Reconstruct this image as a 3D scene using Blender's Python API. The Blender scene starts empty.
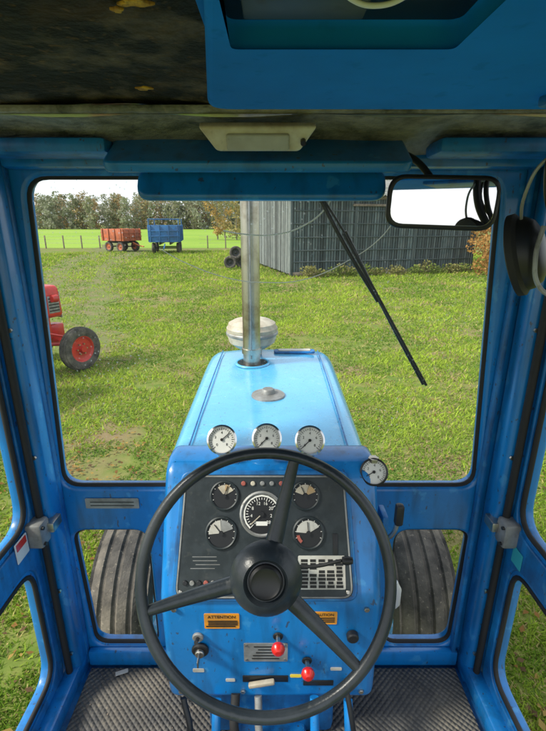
import bpy, bmesh, math, random
import numpy as np
from mathutils import Vector, Matrix
R=math.radians
random.seed(4); rng=np.random.default_rng(4)
scn=bpy.context.scene
scn.view_settings.view_transform='Standard'; scn.view_settings.look='None'
scn.view_settings.exposure=0; scn.view_settings.gamma=1
I4=Matrix.Identity(4)
CTX={'M':I4.copy(),'P':None}
# ------------------------------------------------------------ helpers
def group(name,loc=(0,0,0),M=None):
    e=bpy.data.objects.new(name,None); scn.collection.objects.link(e)
    e.location=loc; e.empty_display_size=.1
    CTX['P']=e; CTX['M']=M.copy() if M is not None else I4.copy()
    return e
def link(name,me,mats,smooth=True,ang=32):
    ob=bpy.data.objects.new(name,me); scn.collection.objects.link(ob)
    for m in (mats if isinstance(mats,(list,tuple)) else [mats]): me.materials.append(m)
    if CTX['P'] is not None:
        ob.parent=CTX['P']; ob.matrix_parent_inverse=Matrix.Translation(CTX['P'].location).inverted()
    if smooth:
        me.shade_smooth(); me.set_sharp_from_angle(angle=R(ang))
    return ob
def mk(name,verts,faces,mat,smooth=True,ang=32):
    me=bpy.data.meshes.new(name)
    M=CTX['M']; me.from_pydata([tuple(M@Vector(v)) for v in verts],[],faces); me.update()
    return link(name,me,mat,smooth,ang)
def frombm(name,bm,mat,L=None,smooth=True,ang=32):
    T=CTX['M']@(L if L is not None else I4)
    bmesh.ops.transform(bm,matrix=T,verts=bm.verts)
    bmesh.ops.recalc_face_normals(bm,faces=bm.faces)
    me=bpy.data.meshes.new(name); bm.to_mesh(me); bm.free()
    return link(name,me,mat,smooth,ang)
def box(name,c,s,mat,bev=.004,rot=None,seg=2,taper=None):
    bm=bmesh.new(); bmesh.ops.create_cube(bm,size=1)
    for v in bm.verts:
        v.co.x*=s[0];v.co.y*=s[1];v.co.z*=s[2]
        if taper and v.co.z>0: v.co.x*=taper[0]; v.co.y*=taper[1]
    if bev>0: bmesh.ops.bevel(bm,geom=bm.edges[:],offset=bev,segments=seg,profile=.5,affect='EDGES')
    L=Matrix.Translation(c)
    if rot is not None: L=L@rot
    return frombm(name,bm,mat,L)
def rx(a): return Matrix.Rotation(R(a),4,'X')
def ry(a): return Matrix.Rotation(R(a),4,'Y')
def rz(a): return Matrix.Rotation(R(a),4,'Z')
def align(p,d):
    return Matrix.Translation(p)@Vector(d).to_track_quat('Z','Y').to_matrix().to_4x4()
def lathe(name,prof,mat,L=I4,seg=40,ang=32):
    vs=[];fs=[];n=len(prof)
    for i in range(seg):
        a=2*math.pi*i/seg
        for r,z in prof: vs.append(L@Vector((r*math.cos(a),r*math.sin(a),z)))
    for i in range(seg):
        j=(i+1)%seg
        for k in range(n-1): fs.append((i*n+k,j*n+k,j*n+k+1,i*n+k+1))
    bm=bmesh.new(); me=bpy.data.meshes.new('t'); me.from_pydata([tuple(v) for v in vs],[],fs); bm.from_mesh(me)
    bpy.data.meshes.remove(me)
    bmesh.ops.remove_doubles(bm,verts=bm.verts,dist=1e-6)
    return frombm(name,bm,mat,ang=ang)
def cyl(name,p1,p2,r1,mat,r2=None,seg=24,bev=.0):
    p1=Vector(p1);p2=Vector(p2);r2=r1 if r2 is None else r2;h=(p2-p1).length
    b=min(bev,h*.4)
    prof=[(0,0),(r1-b,0),(r1,b),(r2,h-b),(r2-b,h),(0,h)] if b>0 else [(0,0),(r1,0),(r2,h),(0,h)]
    return lathe(name,prof,mat,align(p1,p2-p1),seg)
def tocurve(name,cu,mat,L=I4,ang=32):
    ob=bpy.data.objects.new('tmp',cu); scn.collection.objects.link(ob)
    dg=bpy.context.evaluated_depsgraph_get(); dg.update()
    me=bpy.data.meshes.new_from_object(ob.evaluated_get(dg))
    bpy.data.objects.remove(ob); bpy.data.curves.remove(cu)
    me.materials.clear()
    me.transform(CTX['M']@L); me.name=name
    return link(name,me,mat,True,ang)
def tube(name,pts,r,mat,cyclic=False,curved=True,L=I4,res=8):
    cu=bpy.data.curves.new('c','CURVE'); cu.dimensions='3D'; cu.bevel_depth=r; cu.bevel_resolution=4; cu.use_fill_caps=True
    sp=cu.splines.new('BEZIER' if curved else 'POLY')
    if curved:
        sp.bezier_points.add(len(pts)-1)
        for b,p in zip(sp.bezier_points,pts): b.co=p; b.handle_left_type=b.handle_right_type='AUTO'
        sp.resolution_u=res
    else:
        sp.points.add(len(pts)-1)
        for b,p in zip(sp.points,pts): b.co=(*p,1)
    sp.use_cyclic_u=cyclic
    return tocurve(name,cu,mat,L,60)
def rpoly(pts,r,n=6):
    out=[];N=len(pts)
    for i in range(N):
        p=Vector(pts[i][:2]);a=(Vector(pts[i-1][:2])-p);b=(Vector(pts[(i+1)%N][:2])-p)
        rr=r[i] if isinstance(r,(list,tuple)) else r
        rr=min(rr,a.length*.49,b.length*.49)
        A=p+a.normalized()*rr;B=p+b.normalized()*rr
        for k in range(n+1):
            t=k/n; q=(1-t)**2*A+2*t*(1-t)*p+t*t*B; out.append((q.x,q.y))
    return out
def rrect(x0,y0,x1,y1,r,n=6): return rpoly([(x0,y0),(x1,y0),(x1,y1),(x0,y1)],r,n)
def plate(name,loops,th,bev,mat,L=I4):
    """flat sheet with holes in the local XY plane, thickness th"""
    cu=bpy.data.curves.new('c','CURVE'); cu.dimensions='2D'; cu.fill_mode='BOTH'
    cu.extrude=max(th/2-bev,0.0001); cu.bevel_depth=bev; cu.bevel_resolution=2
    cu.offset=-bev
    for lp in loops:
        sp=cu.splines.new('POLY'); sp.points.add(len(lp)-1)
        for b,p in zip(sp.points,lp): b.co=(p[0],p[1],0,1)
        sp.use_cyclic_u=True
    return tocurve(name,cu,mat,L,40)
def text(name,s,size,mat,L,align_x='CENTER'):
    cu=bpy.data.curves.new('t','FONT'); cu.body=s; cu.size=size; cu.align_x=align_x; cu.align_y='CENTER'; cu.extrude=.0003
    return tocurve(name,cu,mat,L)
XZ=rx(90)            # local (x,y)->(x,z), local z -> -Y
YZ=Matrix(((0,0,1,0),(1,0,0,0),(0,1,0,0),(0,0,0,1)))  # local (x,y)->(Y,Z), z->X
# ------------------------------------------------------------ materials
def mat(name,col,rough=.5,metal=0,col2=None,nscale=6,nlo=.4,nhi=.6,coat=0,bump=0,bscale=60,detail=4,dirt=0,dirtcol=(.09,.07,.045),spec=.5):
    m=bpy.data.materials.new(name); m.use_nodes=True; nt=m.node_tree; N=nt.nodes; b=N['Principled BSDF']
    b.inputs['Base Color'].default_value=(*col,1); b.inputs['Roughness'].default_value=rough; b.inputs['Metallic'].default_value=metal
    b.inputs['Coat Weight'].default_value=coat; b.inputs['Coat Roughness'].default_value=.12
    b.inputs['Specular IOR Level'].default_value=spec
    geo=N.new('ShaderNodeNewGeometry'); src=None
    def noise(sc,d=detail,off=0):
        n=N.new('ShaderNodeTexNoise'); n.inputs['Scale'].default_value=sc; n.inputs['Detail'].default_value=d; n.inputs['Roughness'].default_value=.62
        if off:
            a=N.new('ShaderNodeVectorMath'); a.inputs[1].default_value=(off,off*.7,off*.3); nt.links.new(geo.outputs['Position'],a.inputs[0]); nt.links.new(a.outputs[0],n.inputs['Vector'])
        else: nt.links.new(geo.outputs['Position'],n.inputs['Vector'])
        return n
    def ramp(n,lo,hi):
        r=N.new('ShaderNodeMapRange'); r.inputs['From Min'].default_value=lo; r.inputs['From Max'].default_value=hi; nt.links.new(n.outputs['Fac'],r.inputs['Value']); return r
    if col2:
        r=ramp(noise(nscale),nlo,nhi); mx=N.new('ShaderNodeMix'); mx.data_type='RGBA'
        mx.inputs[6].default_value=(*col,1); mx.inputs[7].default_value=(*col2,1); nt.links.new(r.outputs[0],mx.inputs[0]); src=mx.outputs[2]
    if dirt>0:
        n1=noise(4.5,6,3.1); r=ramp(n1,.50,.78)
        mu=N.new('ShaderNodeMath'); mu.operation='MULTIPLY'; mu.inputs[1].default_value=dirt; nt.links.new(r.outputs[0],mu.inputs[0])
        n2=noise(55,2,7.7); r2=ramp(n2,.62,.72); mu2=N.new('ShaderNodeMath'); mu2.operation='MULTIPLY_ADD'; mu2.inputs[1].default_value=dirt*.7
        nt.links.new(r2.outputs[0],mu2.inputs[0]); nt.links.new(mu.outputs[0],mu2.inputs[2]); mu2.use_clamp=True
        mx=N.new('ShaderNodeMix'); mx.data_type='RGBA'; mx.inputs[6].default_value=(*col,1); mx.inputs[7].default_value=(*dirtcol,1)
        if src: nt.links.new(src,mx.inputs[6])
        nt.links.new(mu2.outputs[0],mx.inputs[0]); src=mx.outputs[2]
        ra=N.new('ShaderNodeMath'); ra.operation='MULTIPLY_ADD'; ra.inputs[1].default_value=.5; ra.inputs[2].default_value=rough
        nt.links.new(mu2.outputs[0],ra.inputs[0]); nt.links.new(ra.outputs[0],b.inputs['Roughness'])
    if src: nt.links.new(src,b.inputs['Base Color'])
    if bump:
        bn=N.new('ShaderNodeBump'); bn.inputs['Strength'].default_value=bump; bn.inputs['Distance'].default_value=.01
        nt.links.new(noise(bscale,3).outputs['Fac'],bn.inputs['Height']); nt.links.new(bn.outputs[0],b.inputs['Normal'])
    return m
def weather(m,dark,light,sd_=.5,sl=.6):
    """vertical grime runs and small chalky chips on old paint"""
    nt=m.node_tree;N=nt.nodes;b=N['Principled BSDF']; src=b.inputs['Base Color'].links[0].from_socket
    g=N.new('ShaderNodeNewGeometry')
    def layer(src,sc,vec,lo,hi,col,k,det):
        mp=N.new('ShaderNodeMapping'); mp.inputs['Scale'].default_value=vec; nt.links.new(g.outputs['Position'],mp.inputs['Vector'])
        n=N.new('ShaderNodeTexNoise'); n.inputs['Scale'].default_value=sc; n.inputs['Detail'].default_value=det; nt.links.new(mp.outputs[0],n.inputs['Vector'])
        r=N.new('ShaderNodeMapRange'); r.inputs['From Min'].default_value=lo; r.inputs['From Max'].default_value=hi; r.inputs['To Max'].default_value=k; nt.links.new(n.outputs['Fac'],r.inputs['Value'])
        mx=N.new('ShaderNodeMix'); mx.data_type='RGBA'; nt.links.new(r.outputs[0],mx.inputs[0]); nt.links.new(src,mx.inputs[6]); mx.inputs[7].default_value=(*col,1); return mx.outputs[2]
    src=layer(src,5,(5,5,.9),.50,.72,dark,sd_,4)
    src=layer(src,20,(1,1.3,.8),.63,.68,light,sl,5)
    src=layer(src,90,(1,1,.5),.68,.72,(.05,.035,.02),.7,2)
    nt.links.new(src,b.inputs['Base Color']); return m
def attrmat(name,rough=.8,trans=0):
    m=bpy.data.materials.new(name); m.use_nodes=True; nt=m.node_tree; N=nt.nodes; b=N['Principled BSDF']
    a=N.new('ShaderNodeAttribute'); a.attribute_name='col'
    b.inputs['Roughness'].default_value=rough; b.inputs['Specular IOR Level'].default_value=.2
    if trans:
        N.remove(b); b=N.new('ShaderNodeBsdfDiffuse'); nt.links.new(a.outputs['Color'],b.inputs['Color'])
        t=N.new('ShaderNodeBsdfTranslucent'); nt.links.new(a.outputs['Color'],t.inputs['Color'])
        mx=N.new('ShaderNodeMixShader'); mx.inputs[0].default_value=trans
        nt.links.new(b.outputs[0],mx.inputs[1]); nt.links.new(t.outputs[0],mx.inputs[2]); nt.links.new(mx.outputs[0],N['Material Output'].inputs['Surface'])
    else: nt.links.new(a.outputs['Color'],b.inputs['Base Color'])
    return m
BLUE=weather(mat('blue_paint',(.006,.215,.60),.32,0,(.005,.165,.48),3,.35,.65,coat=.4,bump=.03,bscale=90,dirt=.2,dirtcol=(.02,.09,.16)),(.008,.055,.13),(.08,.38,.70),.55,.35)
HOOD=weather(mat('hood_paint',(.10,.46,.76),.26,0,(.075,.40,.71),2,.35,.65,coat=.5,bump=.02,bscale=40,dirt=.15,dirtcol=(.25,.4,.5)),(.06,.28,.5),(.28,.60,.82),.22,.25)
CBLUE=mat('console_blue_paint',(.003,.22,.78),.75,0,(.003,.17,.62),5,.35,.65,bump=.03,bscale=90,dirt=.25,dirtcol=(.01,.08,.22),spec=.12)
DBLUE=weather(mat('blue_paint_worn',(.005,.12,.36),.45,0,(.007,.19,.52),9,.4,.6,dirt=.4,dirtcol=(.05,.06,.055)),(.012,.03,.06),(.05,.24,.46),.6,.5)
BLACK=mat('black_plastic',(.012,.013,.015),.42)
RUB=mat('rubber_seal',(.014,.014,.014),.7)
WHEELM=mat('steering_rim_plastic',(.018,.025,.032),.28,0,(.030,.038,.046),14,bump=.05,bscale=160,dirt=.35,dirtcol=(.07,.075,.075))
PANEL=mat('instrument_panel_grey',(.012,.020,.024),.5,0,(.022,.032,.038),30,dirt=.5,dirtcol=(.08,.085,.08))
CHROME=mat('chrome',(.7,.7,.7),.18,1)
STEEL=mat('galvanised_steel',(.55,.53,.48),.34,1,(.30,.25,.19),12,.45,.7)
ALU=mat('cast_grey',(.34,.35,.35),.5,.3,(.22,.22,.21),14,dirt=.4)
WHITE=mat('white_dial',(.72,.72,.68),.5)
CREAM=mat('cream_plastic',(.55,.51,.41),.5,0,(.38,.33,.25),9,dirt=.45)
LAMPC=mat('yellowed_lamp_plastic',(.75,.70,.56),.5,0,(.50,.40,.25),14,.42,.7,dirt=.4)
WHITISH=mat('white_enamel',(.55,.55,.51),.4,0,(.45,.43,.38),9,dirt=.4)
ORANGE=mat('orange_label',(.85,.33,.02),.5,0,(.65,.28,.04),30,dirt=.3)
YELLOW=mat('yellow_print',(.8,.6,.05),.5)
REDK=mat('red_knob',(.6,.015,.01),.3,coat=.4)
TEAL=mat('teal_tape',(.04,.42,.48),.5)
TICK=mat('black_print',(.01,.01,.01),.6)
TYRE=mat('tyre_rubber',(.035,.033,.03),.85,0,(.11,.10,.085),9,.35,.65,bump=.4,bscale=60,dirt=.9,dirtcol=(.27,.24,.19))
RED=mat('red_paint',(.6,.025,.015),.4,0,(.45,.02,.015),5,coat=.3,dirt=.35)
TBLUE=mat('trailer_blue',(.03,.16,.40),.6,0,(.03,.12,.3),2,dirt=.5)
TORANGE=mat('trailer_orange',(.55,.14,.05),.6,0,(.35,.10,.05),2,dirt=.5)
WOOD=mat('weathered_wood',(.16,.13,.10),.85,0,(.24,.2,.16),8)
LINER=mat('worn_headliner_foam',(.010,.010,.008),.95,0,(.19,.14,.085),11,.50,.74,bump=1,bscale=45,detail=8,dirt=.7,dirtcol=(.20,.11,.045))
STRIP=mat('dusty_roof_lining',(.34,.33,.29),.95,0,(.08,.09,.08),13,.42,.66,bump=.8,bscale=50,dirt=.7,dirtcol=(.36,.31,.24))
FOAM=mat('exposed_yellow_foam',(.75,.42,.05),.95,0,(.4,.2,.04),40,bump=.8,bscale=90)
FLOOR=mat('ribbed_floor_mat',(.07,.07,.068),.7,0,(.16,.152,.135),6,.4,.65,dirt=.7,dirtcol=(.25,.22,.17))
nt=FLOOR.node_tree;N=nt.nodes
tc=N.new('ShaderNodeNewGeometry');mp=N.new('ShaderNodeMapping');mp.inputs['Rotation'].default_value=(0,0,R(45));nt.links.new(tc.outputs['Position'],mp.inputs['Vector'])
vo=N.new('ShaderNodeTexVoronoi');vo.inputs['Scale'].default_value=75;vo.inputs['Randomness'].default_value=.06;nt.links.new(mp.outputs[0],vo.inputs['Vector'])
bn=N.new('ShaderNodeBump');bn.inputs['Strength'].default_value=1;bn.inputs['Distance'].default_value=.012;bn.invert=True
nt.links.new(vo.outputs['Distance'],bn.inputs['Height']);nt.links.new(bn.outputs[0],N['Principled BSDF'].inputs['Normal'])
MIR=mat('mirror_glass',(.92,.92,.92),.02,1)
def glassmat(name,specks):
    m=bpy.data.materials.new(name);m.use_nodes=True;nt=m.node_tree;N=nt.nodes;N.clear()
    out=N.new('ShaderNodeOutputMaterial');tr=N.new('ShaderNodeBsdfTransparent');tr.inputs[0].default_value=(.98,.99,.985,1)
    gl=N.new('ShaderNodeBsdfGlossy');gl.inputs['Roughness'].default_value=.03
    lw=N.new('ShaderNodeLayerWeight');lw.inputs[0].default_value=.08
    m1=N.new('ShaderNodeMixShader');nt.links.new(lw.outputs['Fresnel'],m1.inputs[0]);nt.links.new(tr.outputs[0],m1.inputs[1]);nt.links.new(gl.outputs[0],m1.inputs[2])
    if not specks: nt.links.new(m1.outputs[0],out.inputs[0]); return m
    g=N.new('ShaderNodeNewGeometry');v=N.new('ShaderNodeTexVoronoi');v.inputs['Scale'].default_value=60;nt.links.new(g.outputs['Position'],v.inputs['Vector'])
    th=N.new('ShaderNodeMath');th.operation='LESS_THAN';th.inputs[1].default_value=.14;nt.links.new(v.outputs['Distance'],th.inputs[0])
    nz=N.new('ShaderNodeTexNoise');nz.inputs['Scale'].default_value=3.5;nt.links.new(g.outputs['Position'],nz.inputs['Vector'])
    mr=N.new('ShaderNodeMapRange');mr.inputs['From Min'].default_value=.48;mr.inputs['From Max'].default_value=.66;mr.inputs['To Max'].default_value=.45;nt.links.new(nz.outputs['Fac'],mr.inputs['Value'])
    mm=N.new('ShaderNodeMath');mm.operation='MULTIPLY';nt.links.new(th.outputs[0],mm.inputs[0]);nt.links.new(mr.outputs[0],mm.inputs[1])
    ad=N.new('ShaderNodeMath');ad.operation='ADD';ad.inputs[1].default_value=.010;nt.links.new(mm.outputs[0],ad.inputs[0])
    df=N.new('ShaderNodeBsdfTranslucent');df.inputs[0].default_value=(.8,.8,.78,1)
    m2=N.new('ShaderNodeMixShader');nt.links.new(ad.outputs[0],m2.inputs[0]);nt.links.new(m1.outputs[0],m2.inputs[1]);nt.links.new(df.outputs[0],m2.inputs[2]);nt.links.new(m2.outputs[0],out.inputs[0])
    return m
GLASS=glassmat('windshield_glass_dusty',True); GLASS2=glassmat('window_glass',False)

# ------------------------------------------------------------ camera, light, sky
cam=bpy.data.cameras.new('camera'); co=bpy.data.objects.new('camera',cam); scn.collection.objects.link(co)
cam.sensor_fit='HORIZONTAL'; cam.sensor_width=36; cam.lens=29.0; cam.clip_start=.02; cam.clip_end=4000
co.location=(0,0,2.35); co.rotation_euler=(R(90-18),0,0); scn.camera=co
AZ,EL=-108,42
sd=Vector((math.sin(R(AZ))*math.cos(R(EL)),math.cos(R(AZ))*math.cos(R(EL)),math.sin(R(EL))))
sl=bpy.data.lights.new('sun','SUN'); sl.energy=4.8; sl.angle=R(9); sl.color=(1,.94,.83)
so=bpy.data.objects.new('sun',sl); scn.collection.objects.link(so); so.rotation_euler=sd.to_track_quat('Z','Y').to_euler(); so.location=(0,0,30)
w=bpy.data.worlds.new('World'); scn.world=w; w.use_nodes=True; nt=w.node_tree
sky=nt.nodes.new('ShaderNodeTexSky'); sky.sky_type='NISHITA'; sky.sun_disc=False; sky.sun_elevation=R(EL); sky.sun_rotation=R(AZ)
sky.dust_density=2; sky.air_density=1.0; sky.ozone_density=1
mx=nt.nodes.new('ShaderNodeMix'); mx.data_type='RGBA'; mx.inputs[0].default_value=.66; nt.links.new(sky.outputs[0],mx.inputs[6]); mx.inputs[7].default_value=(9.8,10.2,10.6,1)  # thin bright haze
bg=nt.nodes['Background']; bg.inputs[1].default_value=.15; nt.links.new(mx.outputs[2],bg.inputs[0])

# ------------------------------------------------------------ cab
group('tractor_cab',(0,.7,.9))
ws=[(-.625,1.602),(.600,1.602),(.546,2.455),(-.592,2.455)]
wsl=rpoly(ws,.055)
lwL=rpoly([(-.604,.985),(-.385,.985),(-.385,1.452),(-.620,1.452)],.05)
lwR=rpoly([(.375,.985),(.600,.985),(.608,1.452),(.375,1.452)],.05)
plate('front_frame',[rrect(-.69,.88,.69,2.58,.03),wsl,lwL,lwR],.05,.010,BLUE,Matrix.Translation((0,1.15,0))@XZ)
for nm,lp in (('windshield_seal',wsl),('lower_seal_a',lwL),('lower_seal_b',lwR)):
    tube(nm,[(x,1.142,z) for x,z in lp],.0075,RUB,True,False)
plate('windshield_glass',[rpoly([(x*1.012,z) for x,z in ws],.055)],.004,.0005,GLASS,Matrix.Translation((0,1.158,0))@XZ)
plate('chassis_plate',[rrect(-.56,1.535,-.40,1.57,.004)],.003,.0006,ALU,Matrix.Translation((0,1.1225,0))@XZ)
for i in range(2): box('plate_text',(-.48,1.1200,1.546+i*.012),(.13,.001,.002),PANEL,0)
for s in (-1,1):
    box('corner_post',(s*.664,1.085,1.73),(.080,.075,1.66),BLUE,.018,seg=3)
    box('post_flange',(s*.616-.012,1.113,1.73),(.014,.022,1.60),DBLUE,.005)
    tube('door_seal',[(s*.650,1.035,.95),(s*.650,1.035,2.45)],.010,RUB,False,False)
    up=rrect(.12,1.565,1.012,2.42,.07); lo=rrect(.30,1.03,.992,1.435,.07)
    plate('door_frame',[rrect(.02,.93,1.042,2.50,.05),up,lo],.034,.008,BLUE,Matrix.Translation((s*.69,0,0))@YZ)
    plate('door_fold',[rrect(.05,.96,1.034,2.46,.05),rrect(.10,1.545,1.022,2.44,.08),rrect(.28,1.01,1.002,1.455,.08)],.012,.004,DBLUE,Matrix.Translation((s*.672,0,0))@YZ)
    tube('door_upper_seal',[(s*.675,y,z) for y,z in up],.007,RUB,True,False)
    tube('door_lower_seal',[(s*.675,y,z) for y,z in lo],.007,RUB,True,False)
    plate('door_glass',[rrect(.1,1.545,1.03,2.44,.07)],.004,.0005,GLASS2,Matrix.Translation((s*.695,0,0))@YZ)
    box('latch_body',(s*.650,1.015,1.535),(.045,.05,.075),ALU,.008)
    box('latch_bolt',(s*.628,1.05,1.54),(.035,.05,.03),STEEL,.004)
    for zz in (1.51,1.56): cyl('latch_screw',(s*.630,1.0,zz),(s*.622,1.0,zz),.005,BLACK,seg=12)
    box('sill',(s*.648,.62,.955),(.05,1.04,.06),BLUE,.012)
    for zz in (1.05,1.3,1.75,2.1,2.35): cyl('post_bolt',(s*.640,1.047,zz),(s*.640,1.041,zz),.006,STEEL,seg=6)
plate('door_sticker_red',[rrect(.93,1.50,.985,1.56,.003)],.0016,.0003,WHITE,Matrix.Translation((-.6645,0,0))@YZ)
plate('door_sticker_red_band',[rrect(.935,1.535,.98,1.556,.002)],.001,.0003,REDK,Matrix.Translation((-.663,0,0))@YZ)
plate('door_tape',[rrect(.955,1.455,1.0,1.505,.003)],.0016,.0003,TEAL,Matrix.Translation((.6645,0,0))@YZ)
box('front_sill',(0,1.112,.955),(1.24,.026,.06),BLUE,.008)
box('floor_plate',(0,.45,.905),(1.36,1.38,.02),DBLUE,.003)
box('floor_mat',(0,.52,.925),(1.22,1.14,.014),FLOOR,.004)
# roof
box('roof_shell',(0,.42,2.615),(1.56,1.72,.06),BLUE,.02)
bm=bmesh.new(); bmesh.ops.create_grid(bm,x_segments=60,y_segments=60,size=.5)
for v in bm.verts:
    v.co.x*=1.38; v.co.y*=1.3
    v.co.z=.008*math.sin(v.co.x*9+1)*math.sin(v.co.y*8)+random.uniform(-.0015,.0015)
frombm('headliner',bm,LINER,Matrix.Translation((0,.285,2.555)))
bm=bmesh.new(); bmesh.ops.create_grid(bm,x_segments=60,y_segments=10,size=.5)
for v in bm.verts:
    t=v.co.y+.5; v.co.x*=1.38
    v.co.z=.012*math.cos((t-.5)*3)-.012+.003*math.sin(v.co.x*21); v.co.y=t*.2
frombm('roof_lining_strip',bm,STRIP,Matrix.Translation((0,.90,2.545))@rx(-13))
box('strip_lip',(0,.90,2.545),(1.36,.018,.014),STRIP,.006)
box('header_rail',(0,1.11,2.505),(1.24,.05,.075),BLUE,.012)
for s in (-1,1): box('header_pocket',(s*.47,1.02,2.498),(.27,.10,.03),DBLUE,.01)
plate('header_panel',[rrect(-.335,-.06,.275,.06,.02)],.022,.006,BLUE,Matrix.Translation((0,.99,2.482))@rx(30))
box('header_panel_rib',(-.03,.955,2.452),(.56,.018,.012),BLUE,.005,rx(25))
for x in (-.30,-.16,.10,.24): cyl('header_screw',(x,.965,2.458),(x,.955,2.450),.006,STEEL,seg=12)
for (x,y,a,b,n) in ((-.13,.50,.014,.009,0),(-.095,.465,.009,.006,1),(-.20,.78,.012,.007,2),(-.152,.515,.006,.004,3)):
    pts=[((a*(1+.3*math.sin(3*t+n)+.15*math.sin(7*t)))*math.cos(t),(b*(1+.3*math.cos(2*t+n)+.15*math.cos(5*t)))*math.sin(t)) for t in [i*math.pi/14 for i in range(28)]]
    plate('foam_patch',[pts],.003,.001,FOAM,Matrix.Translation((x,y,2.5475)))

group('sun_visor',(-.024,1.0,2.42))
plate('visor_board',[rrect(-.285,-.034,.237,.034,.028)],.02,.008,BLUE,Matrix.Translation((0,1.0,2.425))@rx(62))
for x in (-.2,.15): cyl('visor_hinge',(x-.02,1.02,2.458),(x+.02,1.02,2.458),.008,ALU)

group('interior_light',(-.03,.9,2.5))
plate('light_body',[rpoly([(-.135,.026),(-.105,-.022),(.050,-.022),(.08,.026)],.008)],.018,.005,LAMPC,Matrix.Translation((0,.90,2.498))@rx(130))
plate('light_lens',[rrect(-.085,-.016,.03,.016,.006)],.008,.003,WHITISH,Matrix.Translation((0,.893,2.490))@rx(130))
cyl('light_switch',(.055,.89,2.492),(.055,.883,2.486),.005,BLACK,seg=12)

group('roof_console',(.2,.4,2.48))
plate('console_tray',[rpoly([(-.026,.2),(.56,.2),(.56,.55),(-.072,.55)],.03),rrect(-.035,.22,.135,.375,.012)],.02,.005,CBLUE,Matrix.Translation((0,0,2.478)))
box('console_box',(.245,.385,2.515),(.60,.31,.05),CBLUE,.01)
box('console_recess',(.05,.295,2.492),(.18,.16,.01),BLACK,.002)
box('console_step',(.40,.45,2.464),(.25,.15,.012),DBLUE,.004,rz(12))
tube('white_cable',[(.03,.29,2.478),(.045,.305,2.472),(.06,.308,2.470),(.075,.302,2.472),(.085,.28,2.478)],.0015,WHITE)
box('radio_slot',(.02,.33,2.482),(.08,.04,.008),PANEL,.002)

group('rearview_mirror',(.34,.95,2.39))
ML=Matrix.Translation((.341,.95,2.388))@rz(-11)@ry(2)@XZ@rx(-.3)
plate('mirror_housing',[rrect(-.108,-.052,.108,.052,.034)],.022,.006,BLACK,ML)
plate('mirror_face',[rrect(-.099,-.043,.099,.043,.028)],.002,.0003,MIR,ML@Matrix.Translation((0,0,.0125)))
tube('mirror_arm',[(.34,.96,2.41),(.30,1.0,2.47),(.26,1.05,2.50)],.007,BLACK)

group('ear_defenders',(.43,.72,2.35))
cup=[(0,0),(.022,.002),(.034,.01),(.04,.022),(.041,.034),(.034,.036),(.03,.03)]
EL_=align((.433,.72,2.31),(-.65,.55,-.25))@Matrix.Diagonal((1.2,1.45,1,1))
lathe('ear_cup',cup,BLACK,EL_)
lathe('cushion',[(.040,.03),(.046,.036),(.046,.046),(.036,.05),(.028,.046)],RUB,EL_)
EL2=align((.470,.66,2.32),(.6,-.6,.1))@Matrix.Diagonal((1.1,1.3,1,1))
lathe('ear_cup_far',cup,BLACK,EL2)
tube('headband',[(.44,.71,2.34),(.410,.70,2.40),(.405,.69,2.46),(.42,.67,2.50),(.46,.65,2.52)],.009,BLACK)
tube('headband_inner',[(.455,.71,2.34),(.43,.70,2.40),(.425,.69,2.45),(.44,.67,2.49),(.47,.65,2.50)],.006,BLACK)
tube('cable',[(.44,.70,2.26),(.46,.68,2.33),(.415,.66,2.42),(.44,.64,2.49),(.50,.62,2.53)],.0035,BLACK)
tube('cable_2',[(.40,.74,2.33),(.385,.72,2.39),(.40,.70,2.44),(.43,.69,2.45)],.0025,ALU)
tube('wire_yoke',[(.405,.69,2.345),(.398,.685,2.30),(.410,.68,2.255),(.445,.67,2.235)],.0035,ALU)

# ------------------------------------------------------------ dashboard
group('dashboard',(0,.9,1.4))
prof=[(.85,1.125),(.85,1.462),(1.0,1.742),(1.045,1.762),(1.118,1.758),(1.118,1.125)]
vs=[];n=len(prof)
for x in (-.282,.272):
    for y,z in prof: vs.append((x,y,z))
fs=[tuple(range(n)),tuple(range(2*n-1,n-1,-1))]+[(i,(i+1)%n,n+(i+1)%n,n+i) for i in range(n)]
bm=bmesh.new(); bv=[bm.verts.new(v) for v in vs]
for f in fs: bm.faces.new([bv[i] for i in f])
bmesh.ops.recalc_face_normals(bm,faces=bm.faces)
bmesh.ops.bevel(bm,geom=bm.edges[:],offset=.026,segments=5,profile=.5,affect='EDGES')
frombm('cowl',bm,BLUE,ang=50)
PM=Matrix.Translation((0,.85,1.465))@rx(61.4)   # local y runs up the sloping panel, z toward driver
CTX['M']=PM
plate('panel_surround',[rpoly([(-.252,.0),(.21,.0),(.195,.312),(-.237,.312)],.03)],.012,.004,DBLUE,Matrix.Translation((0,0,.002)))
plate('instrument_panel',[rpoly([(-.240,.008),(.198,.008),(.183,.302),(-.225,.302)],.028)],.012,.003,PANEL,Matrix.Translation((0,0,.007)))
tube('panel_trim',[(x,y,.013) for x,y in rpoly([(-.236,.012),(.194,.012),(.179,.298),(-.221,.298)],.026)],.0022,ALU,True,False)
def disc(name,x,y,z,r,m,seg=40): return cyl(name,(x,y,z),(x,y,z+.0015),r,m,seg=seg)
def arcface(name,x,y,z,r0,r1,a0,a1,m):
    n=14; L=[(x+r1*math.cos(R(a0+(a1-a0)*i/n)),y+r1*math.sin(R(a0+(a1-a0)*i/n))) for i in range(n+1)]
    L+=[(x+r0*math.cos(R(a1-(a1-a0)*i/n)),y+r0*math.sin(R(a1-(a1-a0)*i/n))) for i in range(n+1)]
    return plate(name,[L],.001,.0001,m,Matrix.Translation((0,0,z)))
def ring(name,x,y,z,r,t,m): return lathe(name,[(r-t,0),(r-t,t),(r-t*.3,t*1.5),(r+t*.5,t),(r+t*.6,0)],m,Matrix.Translation((x,y,z)))
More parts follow.
